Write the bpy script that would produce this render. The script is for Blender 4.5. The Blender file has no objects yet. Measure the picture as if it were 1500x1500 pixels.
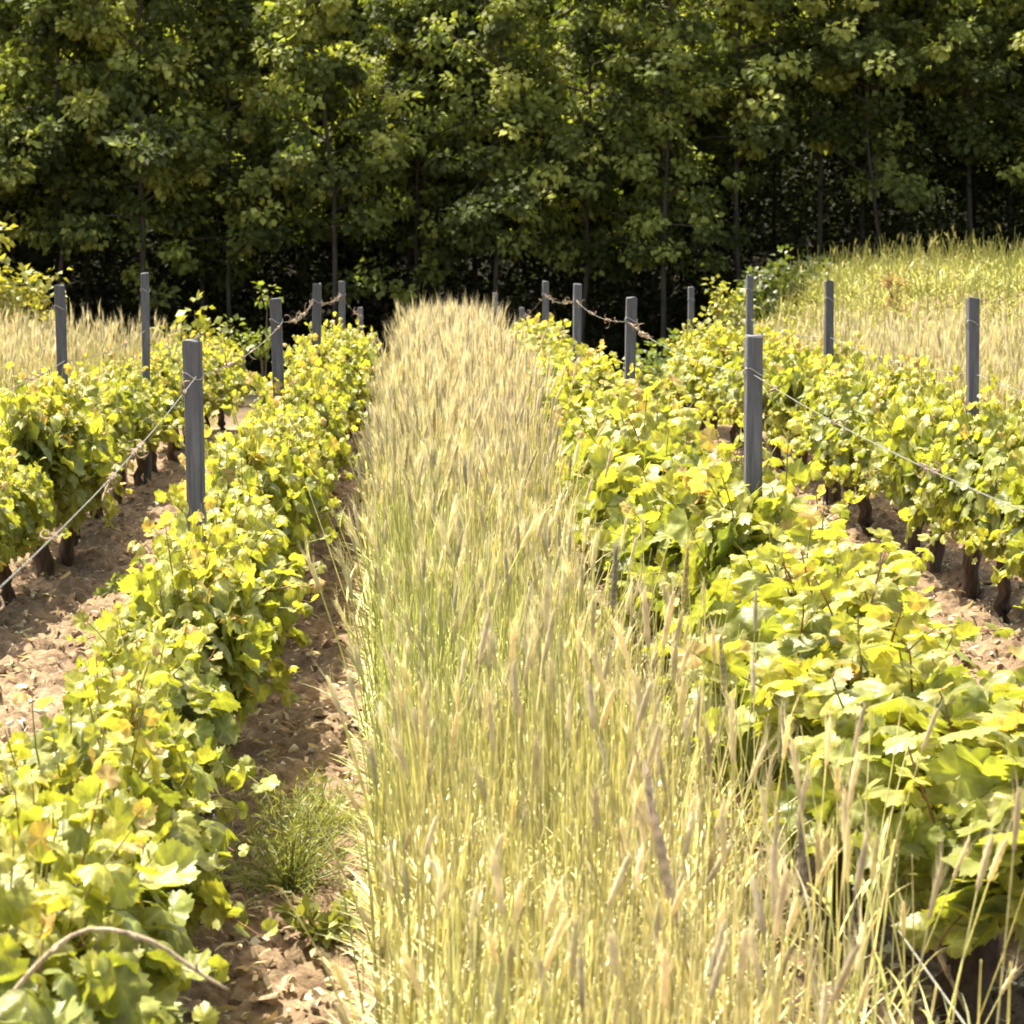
import bpy, math, random
import numpy as np
from mathutils import Vector, Matrix, Euler

rng = np.random.default_rng(7)
random.seed(7)
scn = bpy.context.scene
COL = scn.collection
R = math.radians

# ------------------------------------------------------------------ camera
F_PX = 3870.0
CAM_H = 1.62
PITCH = math.atan2(407, F_PX)
YAW = math.atan2(130 * math.cos(PITCH), F_PX)
cam_d = bpy.data.cameras.new("camera")
cam = bpy.data.objects.new("camera", cam_d)
COL.objects.link(cam)
cam.location = (0, 0, CAM_H)
cam.rotation_euler = (math.pi / 2 - PITCH, 0, -YAW)
cam_d.sensor_width = 36
cam_d.lens = 36 * F_PX / 1500
cam_d.clip_start = 0.1
cam_d.clip_end = 2000
cam_d.dof.use_dof = True
cam_d.dof.focus_distance = 9.0
cam_d.dof.aperture_fstop = 13.0
scn.camera = cam
CAM_ROT = cam.rotation_euler.to_matrix()


def at(px, py, y):
    """pixel of the 1500 px photograph at distance y along the rows -> point"""
    d = CAM_ROT @ Vector(((px - 750) / F_PX, -(py - 750) / F_PX, -1))
    k = y / d.y
    return Vector((d.x * k, y, CAM_H + d.z * k))


# ------------------------------------------------------------------ helpers
def smooth(a, b, x):
    t = np.clip((x - a) / (b - a), 0, 1)
    return t * t * (3 - 2 * t)


def tag(o, label=None, cat=None, group=None, kind=None):
    if label: o["label"] = label
    if cat: o["category"] = cat
    if group: o["group"] = group
    if kind: o["kind"] = kind
    return o


def empty(name, loc, rz=0.0):
    o = bpy.data.objects.new(name, None)
    o.empty_display_size = 0.1
    o.location = loc
    o.rotation_euler = (0, 0, rz)
    COL.objects.link(o)
    return o


class Geo:
    """gathers vertices, faces and colours for ONE mesh"""
    def __init__(self):
        self.v, self.f, self.c, self.n = [], {3: [], 4: []}, [], 0

    def add(self, v, faces, c):
        v = np.asarray(v, float).reshape(-1, 3)
        c = np.asarray(c, float)
        if c.ndim == 1:
            c = np.tile(c, (len(v), 1))
        self.v.append(v); self.c.append(c)
        for k, fa in faces.items():
            if len(fa):
                self.f[k].append(np.asarray(fa, int).reshape(-1, k) + self.n)
        self.n += len(v)

    def stamp(self, tv, tf, mats, offs, cols):
        """template tv/tf repeated with matrices mats (K,3,3), offsets (K,3), colours (K,3) or (K,n,3)"""
        K, n = len(offs), len(tv)
        if not K: return
        v = np.einsum('kij,nj->kni', mats, tv) + offs[:, None, :]
        c = cols if cols.ndim == 3 else np.repeat(cols[:, None, :], n, 1)
        base = (np.arange(K) * n)[:, None, None]
        faces = {k: (np.asarray(fa, int)[None] + base).reshape(-1, k) for k, fa in tf.items() if len(fa)}
        self.add(v.reshape(-1, 3), faces, c.reshape(-1, 3))

    def mesh(self, name, mat, smooth_shade=True):
        me = bpy.data.meshes.new(name)
        v = np.concatenate(self.v); c = np.concatenate(self.c)
        me.vertices.add(len(v)); me.vertices.foreach_set("co", v.ravel().astype(np.float32))
        parts = [np.concatenate(self.f[k]) for k in (3, 4) if self.f[k]]
        tot = np.concatenate([np.full(len(p), p.shape[1]) for p in parts])
        loops = np.concatenate([p.ravel() for p in parts])
        start = np.concatenate([[0], np.cumsum(tot)[:-1]])
        me.loops.add(len(loops)); me.loops.foreach_set("vertex_index", loops.astype(np.int32))
        me.polygons.add(len(tot))
        me.polygons.foreach_set("loop_start", start.astype(np.int32))
        me.polygons.foreach_set("loop_total", tot.astype(np.int32))
        me.polygons.foreach_set("use_smooth", np.full(len(tot), smooth_shade, bool))
        at_ = me.color_attributes.new("tint", 'FLOAT_COLOR', 'POINT')
        at_.data.foreach_set("color", np.concatenate([c, np.ones((len(c), 1))], 1).ravel().astype(np.float32))
        me.update(calc_edges=True)
        me.validate()
        me.materials.append(mat)
        return me

    def build(self, name, mat, parent=None, smooth_shade=True):
        o = bpy.data.objects.new(name, self.mesh(name, mat, smooth_shade))
        COL.objects.link(o)
        if parent: o.parent = parent
        return o


def norm(a):
    return a / np.maximum(np.linalg.norm(a, axis=-1, keepdims=True), 1e-9)


def frames(y, z):
    """rotation matrices whose columns are x, y (kept) and z (nearest to the wanted one)"""
    y = norm(y); x = norm(np.cross(y, z)); z = np.cross(x, y)
    return np.stack([x, y, z], -1)


def tube(pts, rad, sides=6, cap=True):
    pts = np.asarray(pts, float); rad = np.broadcast_to(np.asarray(rad, float), (len(pts),))
    t = norm(np.gradient(pts, axis=0))
    ref = np.array([0, 0, 1.0]) if abs(t[0, 2]) < .8 else np.array([0, 1.0, 0])
    x = norm(np.cross(t, ref)); y = np.cross(t, x)
    a = np.arange(sides) * 2 * np.pi / sides
    v = pts[:, None] + rad[:, None, None] * (np.cos(a)[None, :, None] * x[:, None] + np.sin(a)[None, :, None] * y[:, None])
    q = []
    for i in range(len(pts) - 1):
        for j in range(sides):
            k = (j + 1) % sides
            q.append((i * sides + j, i * sides + k, (i + 1) * sides + k, (i + 1) * sides + j))
    v = v.reshape(-1, 3); tri = []
    if cap:
        v = np.concatenate([v, pts[:1], pts[-1:]])
        n0 = len(v) - 2
        for j in range(sides):
            k = (j + 1) % sides
            tri.append((n0, k, j)); tri.append((n0 + 1, (len(pts) - 1) * sides + j, (len(pts) - 1) * sides + k))
    return v, {4: q, 3: tri}


def terrain(x, y):
    x = np.asarray(x, float); y = np.asarray(y, float)
    z = -0.0042 * np.clip(y - 18, 0, 14) ** 2
    z = z - 0.1176 * (1 - np.exp(-np.clip(y - 32, 0, None) / 2.0)) * 1.2
    z = z + smooth(3.4, 6.2, x) * smooth(24, 32, y) * 1.72 * (1 - smooth(44, 60, y) * .6)
    z = z + smooth(-3.0, -6.0, x) * smooth(22, 32, y) * 0.5
    z = z + 26 * smooth(46, 110, y) + 0.02 * np.sin(x * 1.3 + y * .7) * smooth(2, 6, np.abs(x))
    return z


# ------------------------------------------------------------------ materials
def nodes(name):
    m = bpy.data.materials.new(name); m.use_nodes = True
    nt = m.node_tree; nt.nodes.clear()
    out = nt.nodes.new("ShaderNodeOutputMaterial")
    return m, nt, out


def leaf_material(name, trans=0.45, rough=0.38, gloss=0.5, pale_under=0.25, tcol=(1.5, 1.35, .55), spots=0.0, scale=40):
    m, nt, out = nodes(name)
    N, L = nt.nodes, nt.links
    a = N.new("ShaderNodeAttribute"); a.attribute_name = "tint"
    tc = N.new("ShaderNodeTexCoord")
    no = N.new("ShaderNodeTexNoise"); no.inputs["Scale"].default_value = scale; no.inputs["Detail"].default_value = 3
    L.new(tc.outputs["Object"], no.inputs["Vector"])
    ramp = N.new("ShaderNodeMapRange"); ramp.inputs["From Min"].default_value = .3; ramp.inputs["From Max"].default_value = .7
    ramp.inputs["To Min"].default_value = .72; ramp.inputs["To Max"].default_value = 1.25
    L.new(no.outputs["Fac"], ramp.inputs["Value"])
    mul = N.new("ShaderNodeVectorMath"); mul.operation = 'SCALE'
    L.new(a.outputs["Color"], mul.inputs[0]); L.new(ramp.outputs["Result"], mul.inputs["Scale"])
    if spots:   # brown flecks and dusty patches
        n3 = N.new("ShaderNodeTexNoise"); n3.inputs["Scale"].default_value = 55; n3.inputs["Detail"].default_value = 2
        L.new(tc.outputs["Object"], n3.inputs["Vector"])
        th = N.new("ShaderNodeMapRange"); th.inputs["From Min"].default_value = .66; th.inputs["From Max"].default_value = .71
        th.inputs["To Max"].default_value = spots; L.new(n3.outputs["Fac"], th.inputs["Value"])
        sm = N.new("ShaderNodeMix"); sm.data_type = 'RGBA'; sm.inputs["B"].default_value = (.26, .17, .07, 1)
        L.new(th.outputs["Result"], sm.inputs["Factor"]); L.new(mul.outputs[0], sm.inputs["A"])
        rr = N.new("ShaderNodeVectorMath"); rr.operation = 'SCALE'; rr.inputs["Scale"].default_value = 1.0
        L.new(sm.outputs["Result"], rr.inputs[0]); mul = rr
    geo = N.new("ShaderNodeNewGeometry")
    mixu = N.new("ShaderNodeMix"); mixu.data_type = 'RGBA'
    und = N.new("ShaderNodeVectorMath"); und.operation = 'MULTIPLY_ADD'
    und.inputs[1].default_value = (1.1, 1.1, 1.2); und.inputs[2].default_value = (.03 * pale_under * 4, .035 * pale_under * 4, .02 * pale_under * 4)
    L.new(mul.outputs[0], und.inputs[0])
    L.new(geo.outputs["Backfacing"], mixu.inputs["Factor"])
    L.new(mul.outputs[0], mixu.inputs["A"]); L.new(und.outputs[0], mixu.inputs["B"])
    p = N.new("ShaderNodeBsdfPrincipled")
    p.inputs["Roughness"].default_value = rough
    p.inputs["Specular IOR Level"].default_value = gloss
    L.new(mixu.outputs["Result"], p.inputs["Base Color"])
    bu = N.new("ShaderNodeBump"); bu.inputs["Strength"].default_value = .35; bu.inputs["Distance"].default_value = .01
    L.new(no.outputs["Fac"], bu.inputs["Height"]); L.new(bu.outputs["Normal"], p.inputs["Normal"])
    t = N.new("ShaderNodeBsdfTranslucent")
    tm = N.new("ShaderNodeVectorMath"); tm.operation = 'MULTIPLY'; tm.inputs[1].default_value = tcol
    L.new(mul.outputs[0], tm.inputs[0]); L.new(tm.outputs[0], t.inputs["Color"])
    mx = N.new("ShaderNodeMixShader"); mx.inputs["Fac"].default_value = trans
    L.new(p.outputs[0], mx.inputs[1]); L.new(t.outputs[0], mx.inputs[2])
    L.new(mx.outputs[0], out.inputs["Surface"])
    return m


def plain_material(name, rough=.85, scale=30, lo=.6, hi=1.3, bump=.6, dist=.01, detail=6, stretch=(1, 1, 1), spec=.3):
    m, nt, out = nodes(name)
    N, L = nt.nodes, nt.links
    a = N.new("ShaderNodeAttribute"); a.attribute_name = "tint"
    tc = N.new("ShaderNodeTexCoord"); mp = N.new("ShaderNodeMapping"); mp.inputs["Scale"].default_value = stretch
    L.new(tc.outputs["Object"], mp.inputs["Vector"])
    no = N.new("ShaderNodeTexNoise"); no.inputs["Scale"].default_value = scale; no.inputs["Detail"].default_value = detail
    no.inputs["Roughness"].default_value = .65
    L.new(mp.outputs[0], no.inputs["Vector"])
    r = N.new("ShaderNodeMapRange"); r.inputs["From Min"].default_value = .3; r.inputs["From Max"].default_value = .7
    r.inputs["To Min"].default_value = lo; r.inputs["To Max"].default_value = hi
    L.new(no.outputs["Fac"], r.inputs["Value"])
    mul = N.new("ShaderNodeVectorMath"); mul.operation = 'SCALE'
    L.new(a.outputs["Color"], mul.inputs[0]); L.new(r.outputs["Result"], mul.inputs["Scale"])
    p = N.new("ShaderNodeBsdfPrincipled"); p.inputs["Roughness"].default_value = rough
    p.inputs["Specular IOR Level"].default_value = spec
    L.new(mul.outputs[0], p.inputs["Base Color"])
    bu = N.new("ShaderNodeBump"); bu.inputs["Strength"].default_value = bump; bu.inputs["Distance"].default_value = dist
    L.new(no.outputs["Fac"], bu.inputs["Height"]); L.new(bu.outputs["Normal"], p.inputs["Normal"])
    L.new(p.outputs[0], out.inputs["Surface"])
    return m


def soil_material():
    m, nt, out = nodes("soil")
    N, L = nt.nodes, nt.links
    tc = N.new("ShaderNodeTexCoord")
    n1 = N.new("ShaderNodeTexNoise"); n1.inputs["Scale"].default_value = 22; n1.inputs["Detail"].default_value = 8; n1.inputs["Roughness"].default_value = .7
    n2 = N.new("ShaderNodeTexNoise"); n2.inputs["Scale"].default_value = 1.7; n2.inputs["Detail"].default_value = 4
    L.new(tc.outputs["Object"], n1.inputs["Vector"]); L.new(tc.outputs["Object"], n2.inputs["Vector"])
    cr = N.new("ShaderNodeValToRGB")
    e = cr.color_ramp.elements
    e[0].position = .32; e[0].color = (.085, .058, .036, 1)
    e[1].position = .72; e[1].color = (.38, .29, .18, 1)
    x = cr.color_ramp.elements.new(.5); x.color = (.22, .152, .095, 1)
    L.new(n1.outputs["Fac"], cr.inputs["Fac"])
    mx = N.new("ShaderNodeMix"); mx.data_type = 'RGBA'; mx.blend_type = 'MULTIPLY'
    mx.inputs["Factor"].default_value = .7
    r = N.new("ShaderNodeMapRange"); r.inputs["From Min"].default_value = .3; r.inputs["From Max"].default_value = .7
    r.inputs["To Min"].default_value = .7; r.inputs["To Max"].default_value = 1.25
    L.new(n2.outputs["Fac"], r.inputs["Value"])
    L.new(cr.outputs["Color"], mx.inputs["A"]); L.new(r.outputs["Result"], mx.inputs["B"])
    # woodland leaf mould beyond the field, tinted near-black to paint the shade there
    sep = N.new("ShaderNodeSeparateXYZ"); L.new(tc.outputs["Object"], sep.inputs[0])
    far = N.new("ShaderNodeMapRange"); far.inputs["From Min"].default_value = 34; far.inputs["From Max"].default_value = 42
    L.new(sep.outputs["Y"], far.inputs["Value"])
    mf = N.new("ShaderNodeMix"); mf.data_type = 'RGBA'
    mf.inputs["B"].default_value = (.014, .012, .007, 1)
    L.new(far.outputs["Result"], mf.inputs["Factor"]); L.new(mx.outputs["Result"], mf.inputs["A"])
    p = N.new("ShaderNodeBsdfPrincipled"); p.inputs["Roughness"].default_value = .95; p.inputs["Specular IOR Level"].default_value = .15
    L.new(mf.outputs["Result"], p.inputs["Base Color"])
    bu = N.new("ShaderNodeBump"); bu.inputs["Strength"].default_value = .9; bu.inputs["Distance"].default_value = .03
    L.new(n1.outputs["Fac"], bu.inputs["Height"]); L.new(bu.outputs["Normal"], p.inputs["Normal"])
    L.new(p.outputs[0], out.inputs["Surface"])
    return m


M_VINE = leaf_material("vine_leaf", trans=.42, rough=.44, gloss=.38, pale_under=.4, tcol=(1.5, 1.5, .6), spots=.6)
M_TREE = leaf_material("tree_leaf", trans=.42, rough=.6, gloss=.15, pale_under=.05, tcol=(1.25, 1.32, .6), scale=8)
M_SHRUB = leaf_material("shrub_leaf", trans=.4, rough=.45, gloss=.4, pale_under=.2, scale=10)
M_GRASS = leaf_material("straw", trans=.42, rough=.45, gloss=.4, pale_under=0, tcol=(1.1, 1.08, .8), scale=25)
M_SHOOT = plain_material("green_shoot", rough=.5, scale=60)
M_BARK = plain_material("vine_bark", rough=.95, scale=45, lo=.45, hi=1.5, bump=1, dist=.02, stretch=(1, 1, .25))
M_TRUNK = plain_material("tree_bark", rough=.9, scale=12, lo=.5, hi=1.4, bump=.8, dist=.03, stretch=(1, 1, .3))
M_POST = plain_material("weathered_post", rough=.75, scale=34, lo=.4, hi=1.6, bump=.9, dist=.008, stretch=(1.5, 1.5, .1))
M_WIRE = plain_material("galvanised_wire", rough=.5, scale=50, spec=.5)
M_CLOD = plain_material("clod", rough=.97, scale=40, lo=.55, hi=1.35, bump=.9, dist=.01, spec=.1)
M_STONE = plain_material("limestone", rough=.9, scale=50, lo=.75, hi=1.15, bump=.4, dist=.004, spec=.2)
M_SOIL = soil_material()

# ------------------------------------------------------------------ ground
def value_noise(x, y, seed, cell):
    g = np.random.default_rng(seed).random((512, 512))
    u, v = x / cell, y / cell
    i, j = np.floor(u).astype(int), np.floor(v).astype(int)
    fu, fv = u - i, v - j
    fu = fu * fu * (3 - 2 * fu); fv = fv * fv * (3 - 2 * fv)
    i0, i1, j0, j1 = i % 512, (i + 1) % 512, j % 512, (j + 1) % 512
    return (g[i0, j0] * (1 - fu) + g[i1, j0] * fu) * (1 - fv) + (g[i0, j1] * (1 - fu) + g[i1, j1] * fu) * fv


def relief(x, y):
    z = .07 * (value_noise(x, y, 1, .28) - .5) + .085 * (value_noise(x, y, 2, .11) - .5) + .045 * (value_noise(x, y, 3, .055) - .5) + .02 * (np.random.default_rng(5).random(np.shape(x)) - .5)
    near = smooth(2, 3.5, y) * (1 - smooth(16, 24, y))
    return z * (.25 + .75 * near)


def build_ground():
    xs = np.concatenate([-np.geomspace(2.9, 220, 40)[::-1], np.arange(-2.85, 3.3, .024), np.geomspace(3.3, 220, 40)])
    ys = np.concatenate([np.linspace(-30, 3.9, 30), np.arange(4.0, 15, .026), np.linspace(15, 45, 160)[0:], np.geomspace(45.5, 400, 60)])
    X, Y = np.meshgrid(xs, ys)
    Z = terrain(X, Y) + relief(X, Y)
    nx, ny = len(xs), len(ys)
    v = np.stack([X.ravel(), Y.ravel(), Z.ravel()], 1)
    a = (np.arange(ny - 1)[:, None] * nx + np.arange(nx - 1)[None]).ravel()
    q = np.stack([a, a + 1, a + nx + 1, a + nx], 1)
    g = Geo(); g.add(v, {4: q}, (1, 1, 1))
    o = g.build("ground", M_SOIL)
    tag(o, "brown stony vineyard soil running back to the wooded slope", "ground", kind="structure")


build_ground()


def zg(x, y):
    return float(terrain(x, y) + relief(np.float64(x), np.float64(y)))


# ------------------------------------------------------------------ clods, stones, straw litter
ICO_V = None
def ico():
    import bmesh
    bm = bmesh.new(); bmesh.ops.create_icosphere(bm, subdivisions=2, radius=1)
    v = np.array([p.co[:] for p in bm.verts]); f = np.array([[q.index for q in p.verts] for p in bm.faces]); bm.free()
    return v, f


IV, IF = ico()


def rand_rot(n):
    q = norm(rng.normal(size=(n, 4))); w, x, y, z = q.T
    return np.stack([np.stack([1 - 2 * (y * y + z * z), 2 * (x * y - z * w), 2 * (x * z + y * w)], -1),
                     np.stack([2 * (x * y + z * w), 1 - 2 * (x * x + z * z), 2 * (y * z - x * w)], -1),
                     np.stack([2 * (x * z - y * w), 2 * (y * z + x * w), 1 - 2 * (x * x + y * y)], -1)], -2)


def lumps(name, n, smin, smax, mat, colfn, label, cat, lumpy, flat=1.0, yb=None):
    g = Geo()
    for t in range(6):
        k = n // 6
        d = np.ones(len(IV))
        for _ in range(4):
            ax = norm(rng.normal(size=3)); d += lumpy * np.maximum(0, IV @ ax - .35) * rng.uniform(-.6, 1.3)
        tv = IV * d[:, None]
        for _ in range(9):      # broken faces
            ax = norm(rng.normal(size=3)); hgt = rng.uniform(.35, .75)
            tv = tv - np.maximum(0, tv @ ax - hgt)[:, None] * ax
        tv = tv * np.array([rng.uniform(1.1, 1.7), rng.uniform(.7, 1.1), .8 * flat])
        u = rng.random(k)
        y = 4.2 * (22 / 4.2) ** u
        x = rng.uniform(-2.7, 3.3, k)
        s = smin * (smax / smin) ** (rng.random(k) ** 1.6)
        off = np.stack([x, y, terrain(x, y) + relief(x, y) + s * .25], 1)
        rot = rand_rot(k)
        g.stamp(tv, {3: IF}, rot * s[:, None, None], off, colfn(k))
    tag(g.build(name, mat, smooth_shade=False), label, cat, kind="stuff")


lumps("soil_clods", 16000, .006, .027, M_CLOD,
      lambda k: np.array([.26, .185, .12]) * rng.uniform(.4, 1.4, (k, 1)) * rng.uniform(.9, 1.1, (k, 3)),
      "broken brown soil clods between the vine rows", "soil", .95)
lumps("limestone_pebbles", 7500, .005, .017, M_STONE,
      lambda k: np.array([.70, .61, .45]) * rng.uniform(.6, 1.25, (k, 1)) * rng.uniform(.94, 1.06, (k, 3)),
      "pale limestone chips strewn over the brown soil", "pebbles", .8, .7)


def litter():
    g = Geo(); k = 15000
    tv = np.array([[-.5, -1, 0], [.5, -1, 0], [.45, 0, .25], [-.45, 0, .25], [.3, 1, .05], [-.3, 1, .05]], float)
    y = 4.2 * (20 / 4.2) ** rng.random(k); x = rng.uniform(-2.7, 3.3, k)
    s = rng.uniform(.006, .03, k)
    a = rng.uniform(0, 6.28, k)
    d = np.stack([np.cos(a), np.sin(a), rng.normal(0, .3, k)], 1)
    mt = frames(d, np.array([0, 0, 1.0]) + rng.normal(0, .5, (k, 3)))
    sc = np.stack([s * rng.uniform(.12, .8, k), s, s], 1)
    mt = mt * sc[:, None, :]
    off = np.stack([x, y, terrain(x, y) + relief(x, y) + .015], 1)
    c = np.array([.60, .49, .29]) * rng.uniform(.4, 1.15, (k, 1)) * rng.uniform(.92, 1.08, (k, 3))
    g.stamp(tv, {4: [(0, 1, 2, 3), (3, 2, 4, 5)]}, mt, off, c)
    tag(g.build("straw_litter", M_GRASS), "dry straw and leaf scraps littering the soil", "litter", kind="stuff")


litter()

# ------------------------------------------------------------------ vine leaf templates
def vine_leaf(curl, fold, seed):
    r_ = np.random.default_rng(seed)
    key = np.array([[0, .60], [14, .55], [30, .465], [42, .51], [56, .56], [70, .52], [86, .455], [104, .49], [118, .49], [138, .44], [158, .37], [176, .08]])
    ang = np.arange(0, 177, 8.0)
    rad = np.interp(ang, key[:, 0], key[:, 1])
    rad = rad * (1 + np.where(np.arange(len(ang)) % 2 == 0, .06, -.06))
    angs = np.concatenate([-ang[:0:-1], ang]); rads = np.concatenate([rad[:0:-1], rad]) * r_.uniform(.94, 1.06, 2 * len(ang) - 1)
    th = np.radians(angs)
    ring = np.stack([np.sin(th) * rads, np.cos(th) * rads], 1)
    mid = ring * .5
    p = np.concatenate([[[0, 0]], mid, ring])
    rr = np.hypot(p[:, 0], p[:, 1])
    z = -curl * rr ** 2 + fold * np.abs(p[:, 0]) + .05 * np.sin(np.arctan2(p[:, 0], p[:, 1]) * 5 + seed) * rr * 1.6
    v = np.stack([p[:, 0], p[:, 1] + .05, z], 1)
    n = len(ring)
    vein = np.isin(np.round(np.abs(angs)), (0, 56, 120)).astype(float)
    LEAF_VEIN.append(np.concatenate([[1.25], 1 + .38 * vein - .06, .97 + .12 * vein - .05 * (1 - vein)]))
    tri = [(0, 1 + i + 1, 1 + i) for i in range(n - 1)]
    quad = [(1 + i, 1 + i + 1, 1 + n + i + 1, 1 + n + i) for i in range(n - 1)]
    # outer ring faces reversed to match the fan
    quad = [(a, b, c, d) for a, b, c, d in quad]
    return v, {3: tri, 4: [(q[0], q[1], q[2], q[3]) for q in quad]}


LEAF_VEIN = []
LEAVES = [vine_leaf(.45, .10, 1), vine_leaf(.9, -.15, 2), vine_leaf(.2, .25, 3), vine_leaf(1.2, .05, 4), vine_leaf(.6, -.3, 5), vine_leaf(-.25, .2, 6)]

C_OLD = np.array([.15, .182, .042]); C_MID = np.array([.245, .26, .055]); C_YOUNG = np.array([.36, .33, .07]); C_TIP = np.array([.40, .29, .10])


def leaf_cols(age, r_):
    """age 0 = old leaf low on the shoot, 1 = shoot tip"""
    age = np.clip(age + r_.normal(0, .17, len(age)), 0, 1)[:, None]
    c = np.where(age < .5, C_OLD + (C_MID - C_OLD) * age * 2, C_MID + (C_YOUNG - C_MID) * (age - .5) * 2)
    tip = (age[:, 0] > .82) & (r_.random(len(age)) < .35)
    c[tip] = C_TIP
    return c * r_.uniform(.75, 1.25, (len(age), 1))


def make_vine(seed):
    r_ = np.random.default_rng(seed)
    root = empty("grapevine", (0, 0, 0))
    # trunk with head and two arms
    g = Geo(); zz = np.linspace(-.06, .36, 8)
    lean = r_.uniform(-.10, .10, 2)
    pts = np.stack([lean[0] * (zz / .36) + r_.normal(0, .013, 8), lean[1] * (zz / .36) + r_.normal(0, .010, 8), zz], 1)
    rad = np.linspace(.046, .034, 8) * r_.uniform(.8, 1.25, 8); rad[-2:] *= 1.35
    tv_, tf_ = tube(pts, rad, 11)
    g.add(tv_ + r_.normal(0, .0055, tv_.shape) * np.array([1, 1, .6]), tf_, (.075, .048, .032))
    head = pts[-1]
    for s in (-1, 1):
        u = np.linspace(0, 1, 6)
        ap = head + np.stack([r_.normal(0, .012, 6), s * .40 * u, .06 * np.sin(u * 2.2) + r_.normal(0, .008, 6)], 1)
        ap[0] = head
        g.add(*tube(ap, np.linspace(.024, .011, 6), 6), (.085, .055, .036))
    g.build("trunk", M_BARK, root)
    # shoots
    sg = Geo(); P, D, A, S = [], [], [], []
    for i in range(46):
        y0 = r_.uniform(-.46, .46)
        p = np.array([r_.normal(0, .03), y0, .40 + r_.normal(0, .03)])
        kind = r_.random()
        side = r_.choice([-1, 1])
        if i >= 41:
            kind = .1; d = np.array([side * abs(r_.normal(.15, .15)), r_.normal(0, .2), 1.0]); ln = r_.uniform(.38, .52); grav = .15
        elif kind < .70:
            d = np.array([side * abs(r_.normal(.28, .22)), r_.normal(0, .22), 1.0]); ln = r_.uniform(.26, .47); grav = .10
        elif kind < .90:
            d = np.array([side * r_.uniform(.7, 1.2), r_.normal(0, .4), r_.uniform(.2, .8)]); ln = r_.uniform(.28, .48); grav = .8
        else:
            d = np.array([side * r_.uniform(.5, 1), r_.normal(0, .5), -.15]); ln = r_.uniform(.2, .36); grav = .6
        d = d / np.linalg.norm(d)
        n = int(ln / .036) + 2; step = ln / (n - 1)
        pl = [p.copy()]
        for k in range(n - 1):
            d = d + r_.normal(0, .07, 3) + np.array([0, 0, -grav * .07]); d /= np.linalg.norm(d)
            p = p + d * step
            if p[2] < .12: p[2] = .12
            pl.append(p.copy())
            t = (k + 1) / (n - 1)
            az = r_.uniform(0, 6.28) if k % 2 else az + math.pi if k else r_.uniform(0, 6.28)
            o = np.array([math.cos(az), math.sin(az) * .8, r_.uniform(-.1, .5)])
            out = np.array([p[0] * 2.0, 0, 0])
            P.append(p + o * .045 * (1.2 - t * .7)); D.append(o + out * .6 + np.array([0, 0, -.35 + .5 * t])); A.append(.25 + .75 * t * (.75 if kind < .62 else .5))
            S.append((.122 - .075 * t ** 2.2) * r_.uniform(.75, 1.2))
        pl = np.array(pl)
        sg.add(*tube(pl, np.linspace(.0042, .0016, n), 4, cap=False), np.array([.20, .19, .05]) if r_.random() < .7 else np.array([.22, .11, .05]))
    # inner and side leaves that close the hedge
    nf = 210
    u = r_.normal(size=(nf, 3)); u = norm(u)
    q = u * np.array([.27, .52, .22]) * r_.uniform(.75, 1.08, (nf, 1)) + np.array([0, 0, .5])
    q[:, 2] = np.maximum(q[:, 2], .2)
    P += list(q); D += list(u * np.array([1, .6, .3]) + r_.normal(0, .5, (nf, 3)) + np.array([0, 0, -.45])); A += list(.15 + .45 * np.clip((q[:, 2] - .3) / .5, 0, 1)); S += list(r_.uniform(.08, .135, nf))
    P, D, A, S = np.array(P), np.array(D), np.array(A), np.array(S)
    nrm = np.array([0, -.12, .62]) + np.stack([np.clip(P[:, 0] / .3, -1, 1) * .75, r_.normal(0, .15, len(P)), np.zeros(len(P))], 1) + r_.normal(0, .5, (len(P), 3))
    mt = frames(D, nrm) * S[:, None, None]
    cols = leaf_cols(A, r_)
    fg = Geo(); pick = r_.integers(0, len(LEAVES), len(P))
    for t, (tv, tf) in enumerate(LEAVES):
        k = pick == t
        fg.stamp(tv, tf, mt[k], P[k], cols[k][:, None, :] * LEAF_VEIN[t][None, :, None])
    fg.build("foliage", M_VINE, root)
    sg.build("shoots", M_SHOOT, root)
    return root


N_VAR = 8
VINES = [make_vine(100 + i) for i in range(N_VAR)]
FRESH = set(range(N_VAR))
KIDS = [list(v.children) for v in VINES]


def copy_thing(root, kids):
    c = root.copy(); COL.objects.link(c)
    for ch in kids:
        d = ch.copy(); COL.objects.link(d); d.parent = c
    return c


# rows: name in labels, x, list of post distances, vine distances
def ordinal(n):
    return ["first", "second", "third", "fourth", "fifth", "sixth", "seventh", "eighth"][n]


POSTS = {
    "left":  [(-.690, 8.07, 1.30, .008), (-.693, 13.1, 1.305, 0.02), (-.71, 17.2, 1.30, -.02), (-.686, 22.1, 1.30, .0), (-.645, 28.2, 1.28, .03)],
    "right": [(1.012, 8.07, 1.31, -.012), (1.007, 13.1, 1.31, -.02), (.99, 17.2, 1.30, .0), (1.01, 22.1, 1.30, .0), (1.05, 28.2, 1.28, .0), (.83, 30.2, 1.58, .0)],
    "far left": [(-1.765, 13.1, 1.37, .018), (-1.80, 17.2, 1.37, .0)],
    "far right": [(2.45, 11.65, 1.34, .0), (2.45, 15.9, 1.34, .0), (2.45, 19.8, 1.33, .0), (2.45, 24.2, 1.30, .0)],
}
ROWTEXT = {"left": "the row left of the rye", "right": "the row right of the rye",
           "far left": "the outermost row on the left", "far right": "the outermost row on the right"}


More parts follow.
